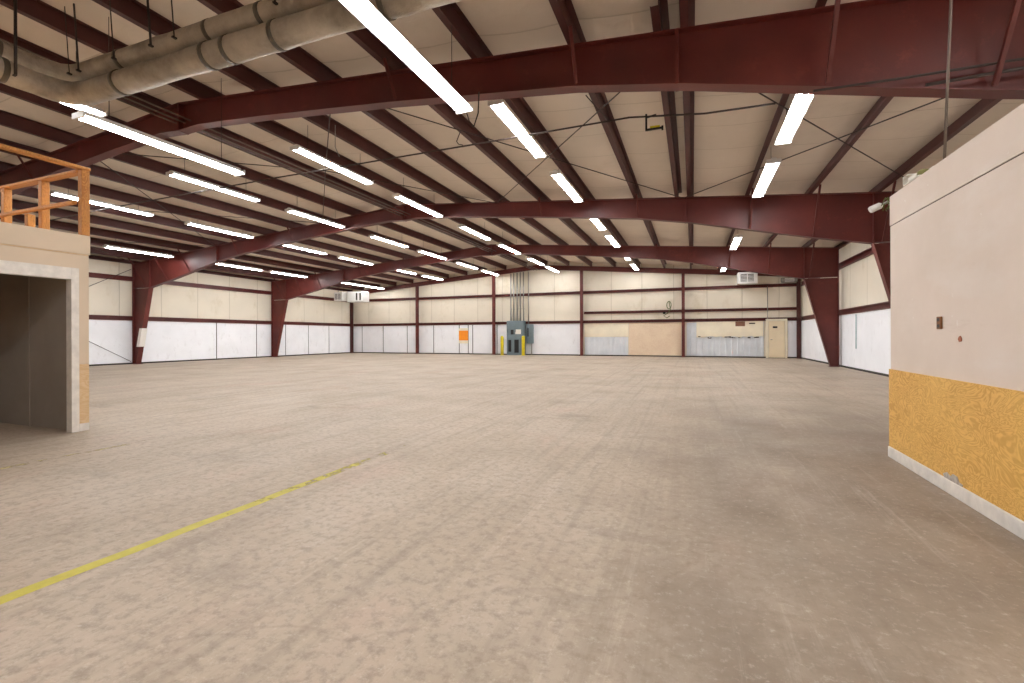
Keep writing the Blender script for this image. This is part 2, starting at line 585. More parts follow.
def rigid_frame(Y, label):
    t = thing('rigid_frame', label, 'steel frame', (XM, Y, 0))
    # rafter: web and flanges, ridge to knee on both sides
    w = MB()
    xr = [p[0] for p in PROF]
    for s in (-1, 1):
        lo = [(XM + s * d, z + 0.015) for d, z in PROF]
        hi = [(XM + s * d, roof(XM + s * d) - 0.015) for d in (OUT, 0.0)]
        lo.append((XM + s * OUT, PROF[-1][1] + 0.015))
        w.prism(lo + hi, 'y', Y - 0.006, Y + 0.006)
    rf = w.build('rafter', RED, t)
    f = MB()
    for s in (-1, 1):
        # bottom flange follows the taper
        for (a, za), (b, zb) in zip(PROF[:-1], PROF[1:]):
            f.prism([(XM + s * a, za), (XM + s * b, zb), (XM + s * b, zb + 0.015), (XM + s * a, za + 0.015)], 'y', Y - FW / 2, Y + FW / 2)
    f.build('bottom_flange', RED, rf)
    f = MB()
    for s in (-1, 1):
        f.prism([(XM, roof(XM) - 0.015), (XM + s * OUT, roof(XM + OUT) - 0.015), (XM + s * OUT, roof(XM + OUT)), (XM, roof(XM))], 'y', Y - FW / 2, Y + FW / 2)
    f.build('top_flange', RED, rf)
    # bolted end plates: ridge, and a splice in each rafter
    for d in (0.0, 9.2, -9.2):
        x = XM + d
        MB().box(x - 0.022, x + 0.022, Y - FW / 2 - 0.005, Y + FW / 2 + 0.005, under_z(x) - 0.004, roof(x) - 0.002).build('splice_plate', RED, rf)
    # columns
    for s in (-1, 1):
        zk = PROF[-1][1]
        c = MB()
        X = lambda d: XM + s * d
        c.prism([(X(OUT - 0.015), 0.02), (X(OUT - 0.015), zk - GAP), (X(KNEE), zk - GAP), (X(BASE_IN), 0.02)], 'y', Y - 0.006, Y + 0.006)
        co = c.build('column', RED, t)
        fl = MB()
        fl.box(min(X(OUT - 0.015), X(OUT)), max(X(OUT - 0.015), X(OUT)), Y - FW / 2, Y + FW / 2, 0.02, roof(X(OUT)) - 0.02)
        fl.prism([(X(BASE_IN), 0.02), (X(KNEE), zk), (X(KNEE - 0.018), zk), (X(BASE_IN - 0.018), 0.02)], 'y', Y - FW / 2, Y + FW / 2)
        fl.build('column_flange', RED, co)
        # knee stiffeners
        st = MB()
        x0, x1 = sorted((X(KNEE), X(OUT - 0.015)))
        st.box(x0, x1, Y - FW / 2 + 0.01, Y + FW / 2 - 0.01, zk + 0.02, zk + 0.035)
        xk = X(KNEE)
        st.box(xk - 0.008, xk + 0.008, Y - FW / 2 + 0.01, Y + FW / 2 - 0.01, zk + 0.036, roof(xk) - 0.02)
        st.build('knee_stiffener', RED, co)
        x0, x1 = sorted((X(BASE_IN - 0.06), X(OUT)))
        MB().box(x0, x1, Y - 0.14, Y + 0.14, 0.0, 0.02).build('base_plate', RED, co)
    # flange braces: angles from a purlin down to the bottom flange
    for x in (4.28, 2.84, 1.40, -1.48, -4.36):
        for xx in (x, 2 * XM - x):
            zb = under_z(xx) + 0.03
            drop = roof(xx) - zb
            b = MB()
            b.bar((xx + 0.03, Y - 0.10, zb), (xx + 0.03, Y - 0.10 - drop * 0.62, roof(xx) + 0.03), 0.045, 0.006)
            b.bar((xx + 0.008, Y - 0.10, zb), (xx + 0.008, Y - 0.10 - drop * 0.62, roof(xx) + 0.03), 0.006, 0.045)
            b.build('flange_brace', RED, t)
    return t


fA = rigid_frame(YA, 'dark red tapered steel frame passing over the light beside the duct')
fB = rigid_frame(YB, 'dark red tapered steel frame with a white wrap on its column')
fC = rigid_frame(YC, 'dark red tapered steel frame standing last before the gable wall')

# frame of angles against the gable wall
t = thing('end_wall_rafter', 'dark red rafter running under the roof along the far gable wall', 'rafter', (XM, YW - 0.12, 4.3))
for s in (-1, 1):
    w = MB()
    x1 = XM + s * (HALF - 0.1)
    for dz0, dz1, y0, y1 in ((-0.28, -0.02, YW - 0.10, YW - 0.09), (-0.29, -0.28, YW - 0.17, YW - 0.09), (-0.02, 0.0, YW - 0.17, YW - 0.09)):
        w.prism([(XM, roof(XM) + dz0), (x1, roof(x1) + dz0), (x1, roof(x1) + dz1), (XM, roof(XM) + dz1)], 'y', y0, y1)
    w.build('rafter_half', RED, t)

# end wall posts: I sections
pw = (XR - XL) / 5
post_lab = ['dark rust-brown corner post below the white heaters',
            'dark red gable post between the white liner sheets and the corner heaters',
            'dark red gable post standing beside the grey electrical panel',
            'dark red gable post between the white liner and the ribbed steel sheet',
            'dark red gable post at the edge of the tan plywood sheet',
            'dark red corner post beside the cream door']
for i in range(6):
    x = XL + pw * i
    if i == 0:
        x += 0.17
    if i == 5:
        x -= 0.17
    zt = roof(x) - 0.30
    b = MB()
    b.box(x - 0.085, x + 0.085, YW - 0.36, YW - 0.345, 0.015, zt)
    b.box(x - 0.085, x + 0.085, YW - 0.195, YW - 0.18, 0.015, zt)
    b.box(x - 0.005, x + 0.005, YW - 0.345, YW - 0.195, 0.015, zt)
    t = thing('gable_post', post_lab[i], 'steel post', (x, YW - 0.27, 0))
    b.build('post_shaft', PURM if i in (0, 5) else RED, t)
    MB().box(x - 0.13, x + 0.13, YW - 0.40, YW - 0.14, 0, 0.015).build('base_plate', RED, t)

# ------------------------------------------------------------------ purlins, eave struts, girts
zsec = lambda w: [(-0.10, 0.016), (-0.094, 0.0), (0.0, 0.0), (0.0, PUR - 0.006), (0.09, PUR - 0.006), (0.09, PUR), (-0.006, PUR), (-0.006, 0.006), (-0.088, 0.006), (-0.094, 0.018)]
pb = MB().prism([(x, z) for x, z in zsec(0)], 'y', YF + 0.02, YW - 0.02)
proto = None
half_r = [XR - 1.13 - 1.44 * k for k in range(10)]
for side in (0, 1):
    for k, x in enumerate(half_r):
        xx = x if side == 0 else 2 * XM - x
        lab = 'dark red roof purlin, %s in from the %s eave' % (WORDS[k], 'partition-side' if side == 0 else 'railing-side')
        z = roof(xx) + 0.004
        if proto is None:
            proto = pb.build('roof_purlin', PURM, None, (0, 0, 0))
            proto.location = (xx, 0, z)
            tag(proto, lab, 'purlin', 'roof purlins')
        else:
            o = dup(proto, (xx, 0, z), lab, 'roof purlins')
# a doubled purlin in the bay beyond the first frame
b = MB().prism([(x - 0.36, z * 0.78 + roof(-0.36) + 0.004) for x, z in zsec(0)], 'y', YA - 0.58, YB + 0.2)
tag(b.build('doubled_purlin', PURM), 'short extra red purlin laid beside another, its cut end showing', 'purlin')
for x, s, lab in ((XL, 1, 'dark red eave strut above the railing-side wall'), (XR, -1, 'dark red eave strut above the partition-side wall')):
    z = roof(x) + 0.004
    b = MB()
    b.prism([(x + s * 0.01, z), (x + s * 0.09, z), (x + s * 0.09, z + 0.03), (x + s * 0.02, z + 0.03), (x + s * 0.02, z + 0.14), (x + s * 0.09, z + 0.14),
             (x + s * 0.09, z + 0.16), (x + s * 0.01, z + 0.16)], 'y', YF + 0.02, YW - 0.02)
    tag(b.build('eave_strut', PURM), lab, 'eave strut')


def girt_side(x, s, z, lab):
    a = x + s * 0.005
    c = x + s * 0.115
    b = MB().prism([(a, z - 0.1), (c, z - 0.1), (c, z - 0.06), (c - s * 0.008, z - 0.06), (c - s * 0.008, z - 0.092), (a + s * 0.008, z - 0.092), (a + s * 0.008, z + 0.092),
                    (c - s * 0.008, z + 0.092), (c - s * 0.008, z + 0.06), (c, z + 0.06), (c, z + 0.1), (a, z + 0.1)], 'y', YF + 0.02, YW - 0.13)
    tag(b.build('wall_girt', RED), lab, 'girt')


girt_side(XL, 1, 2.107, 'dark red girt above the white liner on the railing-side wall')
girt_side(XL, 1, 3.92, 'dark red upper girt on the railing-side wall')
girt_side(XR, -1, 2.107, 'dark red girt above the white liner on the partition-side wall')
girt_side(XR, -1, 3.92, 'dark red upper girt on the partition-side wall')


def girt_back(z, x0, x1, lab, h=0.085):
    y1 = YW - 0.006
    y0 = YW - 0.12
    b = MB().prism([(y1, z - h), (y0, z - h), (y0, z - h + 0.03), (y0 + 0.008, z - h + 0.03), (y0 + 0.008, z - h + 0.008), (y1 - 0.008, z - h + 0.008),
                    (y1 - 0.008, z + h - 0.008), (y0 + 0.008, z + h - 0.008), (y0 + 0.008, z + h - 0.03), (y0, z + h - 0.03), (y0, z + h), (y1, z + h)], 'x', x0, x1)
    tag(b.build('wall_girt', RED), lab, 'girt')


girt_back(2.107, XL + 0.13, XR - 0.13, 'dark red girt above the white liner on the far gable wall')
girt_back(3.93, XL + 0.13, XR - 0.13, 'dark red upper girt on the far gable wall')
girt_back(2.66, XL + 3 * pw + 0.1, XR - 0.13, 'dark red extra girt between the other two, above the cream door', 0.075)

# ------------------------------------------------------------------ rod bracing in the roof and side wall
xb = [5.2, -0.2, -5.8, XM - 3.5, XM - 9.2, XL + 0.4]
nm = ['beside the partition', 'over the open floor', 'across the ridge', 'beyond the ridge', 'beside the railing-side wall']
for i in range(5):
    for j, (xa, xc) in enumerate(((xb[i], xb[i + 1]), (xb[i + 1], xb[i]))):
        dz = 0.03 + 0.025 * j
        n = 9
        path = [(xa + (xc - xa) * k / (n - 1), YA + 0.14 + (YB - YA - 0.28) * k / (n - 1), 0) for k in range(n)]
        path = [(x, y, roof(x) - dz) for x, y, _ in path]
        b = MB().tube(path, 0.011, 6)
        o = b.build('roof_brace_rod', CABLE)
        tag(o, 'thin dark brace rod under the roof %s, %s end at nearer frame' % (nm[i], ('partition-side', 'railing-side')[j]), 'brace rod', 'crossed roof rods')
for z0, z1, lab, dx in ((0.12, 4.4, 'thin dark rod rising away from the foot of the white-wrapped column', 0.14), (4.35, 0.12, 'thin dark rod falling away from the top of the white-wrapped column', 0.17)):
    b = MB().tube([(XL + dx, YB - 0.16, z0), (XL + dx, YA + 0.2, z1)], 0.012, 6)
    tag(b.build('wall_brace_rod', CABLE), lab, 'brace rod', 'crossed wall rods')

# ------------------------------------------------------------------ fluorescent strip lights
LL = 2.44


def make_light(length, name='strip_light'):
    t = thing(name, 'x', 'light fixture', (0, 0, 0))
    h = MB()
    # shallow white reflector: the lamp throws its light down
    h.prism([(-0.05, 0.012), (0.05, 0.012), (0.125, -0.012), (0.128, -0.006), (0.06, 0.03), (0.045, 0.075), (-0.045, 0.075), (-0.06, 0.03), (-0.128, -0.006), (-0.125, -0.012)], 'y', 0, length)
    h.build('housing', HEATW, t)
    for s in (-1, 1):
        MB().tube([(s * 0.062, 0.03, -0.02), (s * 0.062, length - 0.03, -0.02)], 0.021, 8).build('tube', TUBE, t)
    for y in (-0.029, length + 0.001):
        MB().cbox(-0.13, 0.13, y, y + 0.028, -0.045, 0.04, 0.004).build('lamp_holder', HEATW, t)
    return t


rows = [
    ('first', 1.52, 4.70, [7.14, 10.6, 14.25, 18.2, 21.9, 25.1]),
    ('second', -3.04, 5.10, [7.15, 10.75, 14.6, 18.1, 21.9, 25.8]),
    ('third', -7.88, 5.25, [7.65, 11.30, 15.3, 18.95, 22.8, 25.95]),
    ('fourth', -11.95, 5.25, [7.72, 11.32, 15.45, 18.95, 22.7, 25.95]),
    ('fifth', -15.97, 5.10, [7.27, 10.88, 14.8, 18.2, 22.4, 25.7]),
    ('sixth', -20.9, 4.70, [11.1, 15.55, 18.6, 23.25, 25.85]),
]
L0 = make_light(LL)
used = False


def place_light(x, y, z, label, hang):
    global used
    if used:
        o = dup(L0, (x, y, z), label)
    else:
        L0.location = (x, y, z); L0['label'] = label; o = L0; used = True
    o['group'] = 'fluorescent strip lights'
    for yy in (y + 0.35, y + LL - 0.35):
        MB().tube([(x, yy, z + 0.072), (x, yy, hang)], 0.005, 5).build('hanger', IRON, o)
    return o


for nme, x, z, yl in rows:
    for k, y in enumerate(yl):
        place_light(x, y, z, 'lit twin-tube strip light, %s row from the partition-side wall, %s beyond the nearer frame' % (nme, WORDS[k]), roof(x) + PUR - 0.06)
place_light(-2.93, 3.35, 4.36, 'large low-hung lit strip light crossing in front of the grey duct', roof(-2.97) + PUR - 0.06)
place_light(-7.90, 3.90, 4.30, 'low-hung lit strip light just beyond the lumber railing corner', roof(-7.9) + PUR - 0.06)
# unseen fill lamps added for the near bays; first inferred from the bright beam
for x, y in ((2.1, 1.75), (3.5, 1.75), (1.2, -2.0), (-2.97, -1.6), (1.3, -5.6), (-3.0, -5.6), (-13.5, -5.6), (-19.5, -5.6), (-13.5, 0.2), (-19.5, 0.2)):
    place_light(x, y, 4.7 if x > 1.9 else 4.5, 'unseen lit strip light added to brighten the near bays', roof(x) + PUR - 0.06)
place_light(-9.55, 2.58, 5.10, 'lit strip light mostly hidden behind the elbow of the two ducts', roof(-9.55) + PUR - 0.06)

# ------------------------------------------------------------------ ducts above the near frame


def duct(name, label, pts, r, bands):
    path = []
    # straight, rounded elbow, straight
    a, e, b = [Vector(p) for p in pts]
    R = 0.42
    d1 = (a - e).normalized(); d2 = (b - e).normalized()
    n1 = max(2, int((a - e).length / 0.25))
    p1 = e + d1 * R
    p2 = e + d2 * R
    for k in range(n1 + 1):
        path.append(a + (p1 - a) * k / n1)
    for k in range(1, 8):
        s = k / 8
        path.append(p1 * (1 - s) ** 2 + e * 2 * s * (1 - s) + p2 * s ** 2)
    n2 = max(2, int((b - e).length / 0.25))
    for k in range(n2 + 1):
        path.append(p2 + (b - p2) * k / n2)
    rr = [r * (1 + random.uniform(-0.05, 0.05)) for _ in path]
    t = thing(name, label, 'duct', (e.x, e.y, e.z - r))
    MB().tube(path, rr, 20).build('duct_skin', DUCT, t)
    for x in bands:
        z = a.z + (e.z - a.z) * (x - a.x) / (e.x - a.x)
        MB().tube([(x - 0.03, a.y, z), (x + 0.03, a.y, z)], r * 1.055, 20, True).build('band', plain_band, t)
    for k in range(2):
        y = e.y - 0.75 - k * 0.5
        MB().tube([(e.x, y - 0.03, e.z), (e.x, y + 0.03, e.z)], r * 1.055, 20, True).build('band', plain_band, t)
    return t


plain_band = plain('dark_duct_band', lin(92, 84, 72), 0.5, 0.2)
DY = 4.0
duct('air_duct', 'lower grey wrapped round duct with elbow crossing below the roof', [(2.2, DY, 4.60), (-8.25, DY, 4.66), (-8.25, YF + 0.1, 4.60)], 0.15, [-7.15, -5.45, -5.1, -4.35, -2.9])
duct('air_duct', 'upper grey wrapped round duct lying directly over a thicker one', [(-1.2, DY + 0.02, 4.91), (-8.45, DY + 0.02, 4.99), (-8.45, YF + 0.1, 4.93)], 0.125, [-7.15, -5.45, -4.6])
HX = [(-7.74, 0.012), (-7.95, 0.006), (-6.25, 0.014), (-5.82, 0.008), (-6.98, 0.008), (-4.2, 0.01)]
for k, (x, r) in enumerate(HX):
    zt = roof(x) + 0.03
    b = MB().tube([(x, DY - 0.19, 4.84), (x, DY - 0.24, zt)], r, 6)
    b.bar((x - 0.015, DY - 0.19, 4.84), (x + 0.015, DY - 0.19, 4.84), 0.05, 0.02)
    tag(b.build('hanger_rod', IRON), 'dark vertical hanger rod holding the two stacked ducts, %s from the elbow' % ['second', 'first', 'fourth', 'fifth', 'third', 'sixth'][k], 'hanger rod', 'duct hanger rods')
for k, (y, r) in enumerate(((3.3, 0.018), (2.95, 0.014), (2.7, 0.02))):
    x = -8.04
    b = MB().tube([(x, y, 4.58), (x, y, roof(x) + 0.03)], r, 6)
    b.bar((x, y, 4.58), (x - 0.045, y, 4.575), 0.03, 0.012)
    tag(b.build('hanger_rod', IRON), 'dark vertical rod on the duct run above the railing, %s past the elbow' % WORDS[k], 'hanger rod', 'duct hanger rods')

# ------------------------------------------------------------------ conduits and cables
for k, (x, z) in enumerate(((-9.14, 5.46), (-9.30, 5.44), (-9.52, 5.46))):
    b = MB().tube([(x, YF + 0.1, z), (x, YW - 0.25, z)], 0.016, 8)
    tag(b.build('ridge_conduit', PIPE), 'thin conduit running the length of the hall under the ridge, %s of three' % WORDS[k], 'conduit', 'ridge conduits')
b = MB().tube([(XL + 0.002, 8.2, 4.50), (-20, 8.2, 4.72), (-15, 8.2, 4.86), (-9, 8.2, 4.93), (-4, 8.2, 4.94), (-1.0, 8.2, 4.96), (0.2, 8.2, 4.82), (1.2, 8.2, 4.80)], 0.016, 8)
tag(b.build('cross_cable', CABLE), 'long dark cable strung across the hall below the purlins', 'cable')
b = MB().tube([(1.28, YA - 0.125, 3.99), (2.2, YA - 0.125, 3.97), (3.2, YA - 0.125, 3.97), (4.3, YA - 0.125, 3.98)], 0.014, 8)
tag(b.build('beam_conduit', CABLE), 'upper dark conduit clipped along the web of the red beam above the partition', 'conduit')
b = MB().tube([(2.3, YA - 0.125, 3.86), (3.2, YA - 0.125, 3.88), (4.3, YA - 0.125, 3.90)], 0.018, 8)
tag(b.build('beam_conduit', CABLE), 'lower shorter dark conduit on the red beam above the partition', 'conduit')
b = MB().tube([(-4.35, 8.45, 5.38), (-4.42, 8.4, 5.15), (-4.3, 8.25, 5.02), (-4.18, 8.2, 4.965)], 0.009, 6)
tag(b.build('drop_cord', CABLE), 'short curling cord dropping from a purlin to the long cross cable', 'cord')
b = MB().tube([(-2.93, 5.84, 4.375), (-2.93, 5.95, 4.26), (-2.92, 6.08, 4.24), (-2.88, 6.14, 4.45), (-2.87, 6.15, 4.76)], 0.009, 6)
tag(b.build('drop_cord', CABLE), 'looped cord from the end of the low-hung light to the beam', 'cord')
b = MB().tube([(-1.35, 8.2, 4.97), (-1.5, 7.9, 5.08), (-1.62, 7.6, 5.17)], 0.009, 6)
tag(b.build('drop_cord', CABLE), 'short straight cord rising from the cross cable to a purlin', 'cord')
b = MB().tube([(-6.72, 7.55, 5.5), (-6.7, 7.52, 5.05), (-6.62, 7.55, 4.85)], 0.008, 6)
tag(b.build('drop_cord', GALV), 'pale cord hanging beside the first light of the third row', 'cord')
# hanging bracket with a yellow strip
t = thing('hanging_bracket', 'small black bracket with a yellow strip hanging from the cross cable', 'bracket', (-0.62, 8.2, 4.7))
b = MB()
b.bar((-0.72, 8.2, 4.70), (-0.72, 8.2, 4.965), 0.03, 0.03)
b.bar((-0.72, 8.2, 4.91), (-0.56, 8.2, 4.93), 0.025, 0.025)
b.bar((-0.735, 8.2, 4.70), (-0.45, 8.2, 4.70), 0.03, 0.03)
b.bar((-0.46, 8.2, 4.66), (-0.46, 8.2, 4.73), 0.03, 0.03)
b.build('bracket_arm', BLACK, t)
MB().box(-0.66, -0.50, 8.18, 8.22, 4.716, 4.745).build('strip', YEL, t)

# ------------------------------------------------------------------ far wall fittings
# electrical panel with conduits
t = thing('electrical_panel', 'tall grey electrical panel between the two yellow bollards', 'electrical panel', (-10.7, YW - 0.6, 0))
MB().cbox(-11.28, -10.12, YW - 0.62, YW - 0.14, 0.0, 2.22, 0.015).build('cabinet', GREYBOX, t)
for x0, x1 in ((-11.24, -10.72), (-10.68, -10.16)):
    d = MB().cbox(x0, x1, YW - 0.645, YW - 0.622, 1.02, 2.16, 0.008).build('door', GREYBOX, t)
    tag(MB().box(x0 + 0.03, x0 + 0.05, YW - 0.66, YW - 0.646, 1.5, 1.66).build('handle', BLACK, d), 'dark handle')
tag(MB().box(-10.98, -10.78, YW - 0.655, YW - 0.646, 1.34, 1.64).build('meter_window', BLACK, t), 'dark recessed window')
tag(MB().box(-10.66, -10.28, YW - 0.656, YW - 0.646, 1.36, 1.66).build('notice', PAPER, t), 'pale printed notice')
tag(MB().box(-11.16, -10.96, YW - 0.634, YW - 0.621, 0.22, 0.98).build('louver', BLACK, t), 'dark louvred opening')
tag(MB().box(-10.74, -10.44, YW - 0.634, YW - 0.621, 0.16, 1.0).build('louver', BLACK, t), 'dark louvred opening')
t = thing('disconnect_box', 'small grey disconnect box hung beside the tall electrical panel', 'electrical box', (-9.8, YW - 0.3, 0.7))
MB().cbox(-10.02, -9.58, YW - 0.34, YW - 0.13, 0.75, 2.0, 0.012).build('cabinet', GREYBOX, t)
tag(MB().box(-9.94, -9.86, YW - 0.38, YW - 0.342, 1.2, 1.75).build('lever', BLACK, t), 'dark switch lever')
for k, x in enumerate((-11.1, -10.9, -10.66, -10.44, -10.22)):
    b = MB().tube([(x, YW - 0.3, 2.225), (x, YW - 0.3, roof(x) - 0.36)], 0.045, 8)
    b.bar((x - 0.08, YW - 0.25, 3.0), (x + 0.08, YW - 0.25, 3.0), 0.03, 0.02)
    tag(b.build('riser_conduit', GALV), 'grey conduit rising from the tall electrical panel, %s from the corner-heater end' % WORDS[k], 'conduit', 'panel conduits')
b = MB().tube([(-9.9, YW - 0.22, 2.005), (-9.9, YW - 0.22, roof(-9.9) - 0.36)], 0.03, 8)
tag(b.build('riser_conduit', GALV), 'thinner conduit rising from the small disconnect box', 'conduit', 'panel conduits')
b = MB().tube([(-9.7, YW - 0.22, 0.01), (-9.7, YW - 0.22, 0.745)], 0.03, 8)
tag(b.build('stub_conduit', GALV), 'short conduit between the floor and the small disconnect box', 'conduit')
for k, (x, lab) in enumerate(((-11.5, 'yellow bollard standing on the corner-heater side of the grey panel'), (-10.05, 'yellow bollard standing in front of the disconnect box'))):
    y = YW - 0.85
    b = MB().lathe(x, y, [(0.105, 0.0), (0.105, 1.14), (0.098, 1.19), (0.075, 1.23), (0.035, 1.25), (0.001, 1.255)], 16)
    t = thing('safety_bollard', lab, 'bollard', (x, y, 0))
    b.build('bollard_post', YEL, t)
    MB().lathe(x, y, [(0.15, 0.0), (0.15, 0.012), (0.106, 0.02), (0.106, 0.03)], 16).build('base_plate', YEL, t)
# orange notice
t = thing('notice_sign', 'square orange sheet with pale edges pinned to the white liner', 'sign', (-14.7, YW - 0.06, 0.8))
MB().box(-15.04, -14.34, YW - 0.062, YW - 0.052, 0.74, 1.78).build('backing', CREAMB, t)
tag(MB().box(-15.04, -14.34, YW - 0.068, YW - 0.063, 0.95, 1.62).build('sheet', ORANGE, t), 'orange sheet')


def ribbed(x0, x1, z0, z1, lab):
    prof = []
    x = x0
    y1 = YW - 0.03
    while x < x1 - 0.02:
        for dx, dy in ((0, 0), (0.20, 0), (0.225, -0.035), (0.275, -0.035), (0.30, 0)):
            if x + dx <= x1:
                prof.append((x + dx, y1 + dy))
        x += 0.305
    b = MB().prism(prof + [(p, q + 0.012) for p, q in prof[::-1]], 'z', z0, z1)
    tag(b.build('ribbed_sheet', CORR), lab, 'metal sheet')


ribbed(-6.28, -3.62, 0.07, 1.16, 'pale ribbed steel sheet between a red post and the tan plywood')
ribbed(-0.33, 3.68, 0.07, 1.98, 'wide pale ribbed steel sheet partly behind a cream board')
tag(MB().box(-6.28, -3.62, YW - 0.045, YW - 0.01, 1.18, 2.0).build('wall_board', CREAMB), 'cream board above the narrower ribbed steel sheet', 'board')
tag(MB().box(-3.58, -0.62, YW - 0.05, YW - 0.01, 0.07, 2.0).build('plywood_sheet', PLYT), 'large plain tan plywood sheet covering a wall opening', 'plywood sheet')
t = thing('torn_board', 'cream board with ragged lower edge over the wide ribbed sheet', 'board', (1.9, YW - 0.1, 1.1))
rag = [(0.2 + (3.4 / 24) * k, 1.14 + random.uniform(-0.04, 0.06)) for k in range(25)]
MB().prism(rag + [(3.6, 2.0), (0.2, 2.0)], 'y', YW - 0.105, YW - 0.08).build('board_face', CREAMB, t)
tag(MB().box(2.22, 2.70, YW - 0.125, YW - 0.107, 1.74, 2.0).build('vent', plain('brown_vent', lin(128, 88, 70), 0.6), t), 'brown vent square')
tag(MB().box(2.9, 3.2, YW - 0.115, YW - 0.107, 1.86, 1.92).build('scar', IRON, t), 'dark tear')
b = MB()
for k in range(16):
    x = 0.25 + random.uniform(0, 3.2)
    z = 1.1 + random.uniform(-0.04, 0.05)
    b.box(x, x + random.uniform(0.04, 0.16), YW - 0.112, YW - 0.106, z, z + random.uniform(0.02, 0.07))
b.build('torn_edge', IRON, t)
# door
t = thing('door_1', 'cream flush steel door with a small dark plate, far gable wall', 'door', (4.24, YW - 0.08, 0))
t['kind'] = 'structure'
MB().cbox(3.86, 4.62, YW - 0.12, YW - 0.075, 0.02, 2.0, 0.004).build('door_leaf', DOORC, t)
f = MB()
f.box(3.72, 3.84, YW - 0.13, YW - 0.01, 0.0, 2.12)
f.box(4.64, 4.74, YW - 0.13, YW - 0.01, 0.0, 2.12)
f.box(3.84, 4.64, YW - 0.13, YW - 0.01, 2.02, 2.12)
f.build('door_frame', CREAMB, t)
tag(MB().box(4.05, 4.27, YW - 0.13, YW - 0.121, 1.62, 1.72).build('plate', BLACK, t), 'small dark plate')
MB().tube([(3.95, YW - 0.121, 1.0), (3.95, YW - 0.17, 1.0), (4.03, YW - 0.175, 1.0)], 0.014, 8).build('handle', GALV, t)
# olive hose coil
t = thing('hose_coil', 'olive green hose coiled on a hook beside a red gable post', 'hose', (-5.45 + 4.4, YW - 0.2, 2.1))
hx = -1.28
loop = []
for k in range(61):
    a = 2 * math.pi * k / 20
    loop.append((hx + 0.12 * math.sin(a), YW - 0.2 - 0.012 * (k / 20), 3.0 + 0.22 * math.cos(a)))
loop += [(hx + 0.08, YW - 0.22, 2.75), (hx - 0.06, YW - 0.22, 2.55), (hx - 0.3, YW - 0.2, 2.38), (hx - 0.12, YW - 0.2, 2.26), (hx + 0.05, YW - 0.2, 2.38)]
MB().tube(loop, 0.022, 6).build('hose_line', HOSE, t)
MB().tube([(hx, YW - 0.01, 3.2), (hx, YW - 0.25, 3.2), (hx, YW - 0.26, 3.25)], 0.012, 6).build('hook', IRON, t)
# small things on the wall
tag(MB().cbox(-1.62, -1.48, YW - 0.15, YW - 0.122, 2.5, 2.62, 0.006).build('junction_box', BLACK), 'small dark junction box on the extra girt beside the hose', 'junction box')
b = MB().tube([(3.8, YW - 0.15, 2.12), (3.8, YW - 0.15, 3.9)], 0.02, 8)
tag(b.build('wall_conduit', GALV), 'thin conduit rising above the cream door frame', 'conduit')
b = MB().tube([(XR - 0.09, 19.6, 0.75), (XR - 0.09, 19.6, 1.95)], 0.016, 8)
tag(b.build('wall_conduit', plain('teal_pipe', lin(160, 182, 184), 0.5)), 'short teal pipe on the white liner beside the partition', 'pipe')


# unit heaters
def heater(x, y, z, w, d, h, lab, slots=False, drop=None):
    t = thing('unit_heater', lab, 'heater', (x, y, z))
    MB().cbox(x - w / 2, x + w / 2, y - d / 2, y + d / 2, z, z + h, 0.02).build('casing', HEATW, t)
    if slots:
        for k in range(2):
            xx = x + w * (0.12 + 0.22 * k)
            tag(MB().box(xx - 0.06, xx + 0.06, y - d / 2 - 0.012, y - d / 2 - 0.001, z + 0.15 * h, z + 0.85 * h).build('slot', IRON, t), 'dark slot')
    else:
        g = MB().box(x - w * 0.36, x + w * 0.30, y - d / 2 - 0.010, y - d / 2 - 0.001, z + h * 0.18, z + h * 0.80)
        gr = g.build('grille', IRON, t)
        s = MB()
        for k in range(5):
            zz = z + h * (0.22 + 0.115 * k)
            s.box(x - w * 0.35, x + w * 0.29, y - d / 2 - 0.03, y - d / 2 - 0.011, zz, zz + 0.03)
        s.box(x - w * 0.04, x + 0.0, y - d / 2 - 0.032, y - d / 2 - 0.012, z + h * 0.18, z + h * 0.80)
        s.build('louver', HEATW, gr)
    for sx in (-1, 1):
        MB().tube([(x + sx * w * 0.35, y, z + h), (x + sx * w * 0.35, y, roof(x) + 0.05)], 0.01, 6).build('hanger', IRON, t)
    return t


heater(-22.95, 26.3, 3.72, 0.72, 0.6, 0.6, 'smaller white unit heater with square grille hanging in the far corner')
heater(-21.65, 26.5, 3.62, 1.35, 0.7, 0.72, 'longer white unit heater with two dark slots hanging in the far corner', True)
heater(2.75, 28.2, 4.0, 0.95, 0.7, 0.62, 'white unit heater with louvred front hanging beside the far red knee')
t = thing('wall_fan', 'low grey ventilator with pale slats high beside the corner post', 'ventilator', (4.85, YW - 0.4, 4.03))
MB().cbox(4.4, 5.15, YW - 0.58, YW - 0.38, 4.03, 4.29, 0.02).build('casing', plain('grey_fan_case', lin(120, 116, 110), 0.5), t)
s = MB()
for k in range(3):
    s.box(4.55, 5.0, YW - 0.60, YW - 0.582, 4.07 + 0.07 * k, 4.10 + 0.07 * k)
tag(s.build('slats', HEATW, t), 'pale slats')
MB().tube([(4.75, YW - 0.48, 4.28), (4.75, YW - 0.48, roof(4.75) + 0.02)], 0.012, 6).build('hanger', IRON, t)

# white wrap on the railing-side column of the second frame
xk, xb0 = XM - KNEE, XM - BASE_IN
zk = PROF[-1][1]
fx = lambda z: xb0 + (xk - xb0) * z / zk
t0, t1 = 0.80, 1.64
b = MB().prism([(fx(t0) - 0.16, t0), (fx(t0) + 0.035, t0), (fx(t1) + 0.035, t1), (fx(t1) - 0.16, t1)], 'y', YB - FW / 2 - 0.012, YB + FW / 2 + 0.012)
tag(b.build('column_wrap', PAPER), 'white sheet wrapped round the flange of a red column', 'wrap')

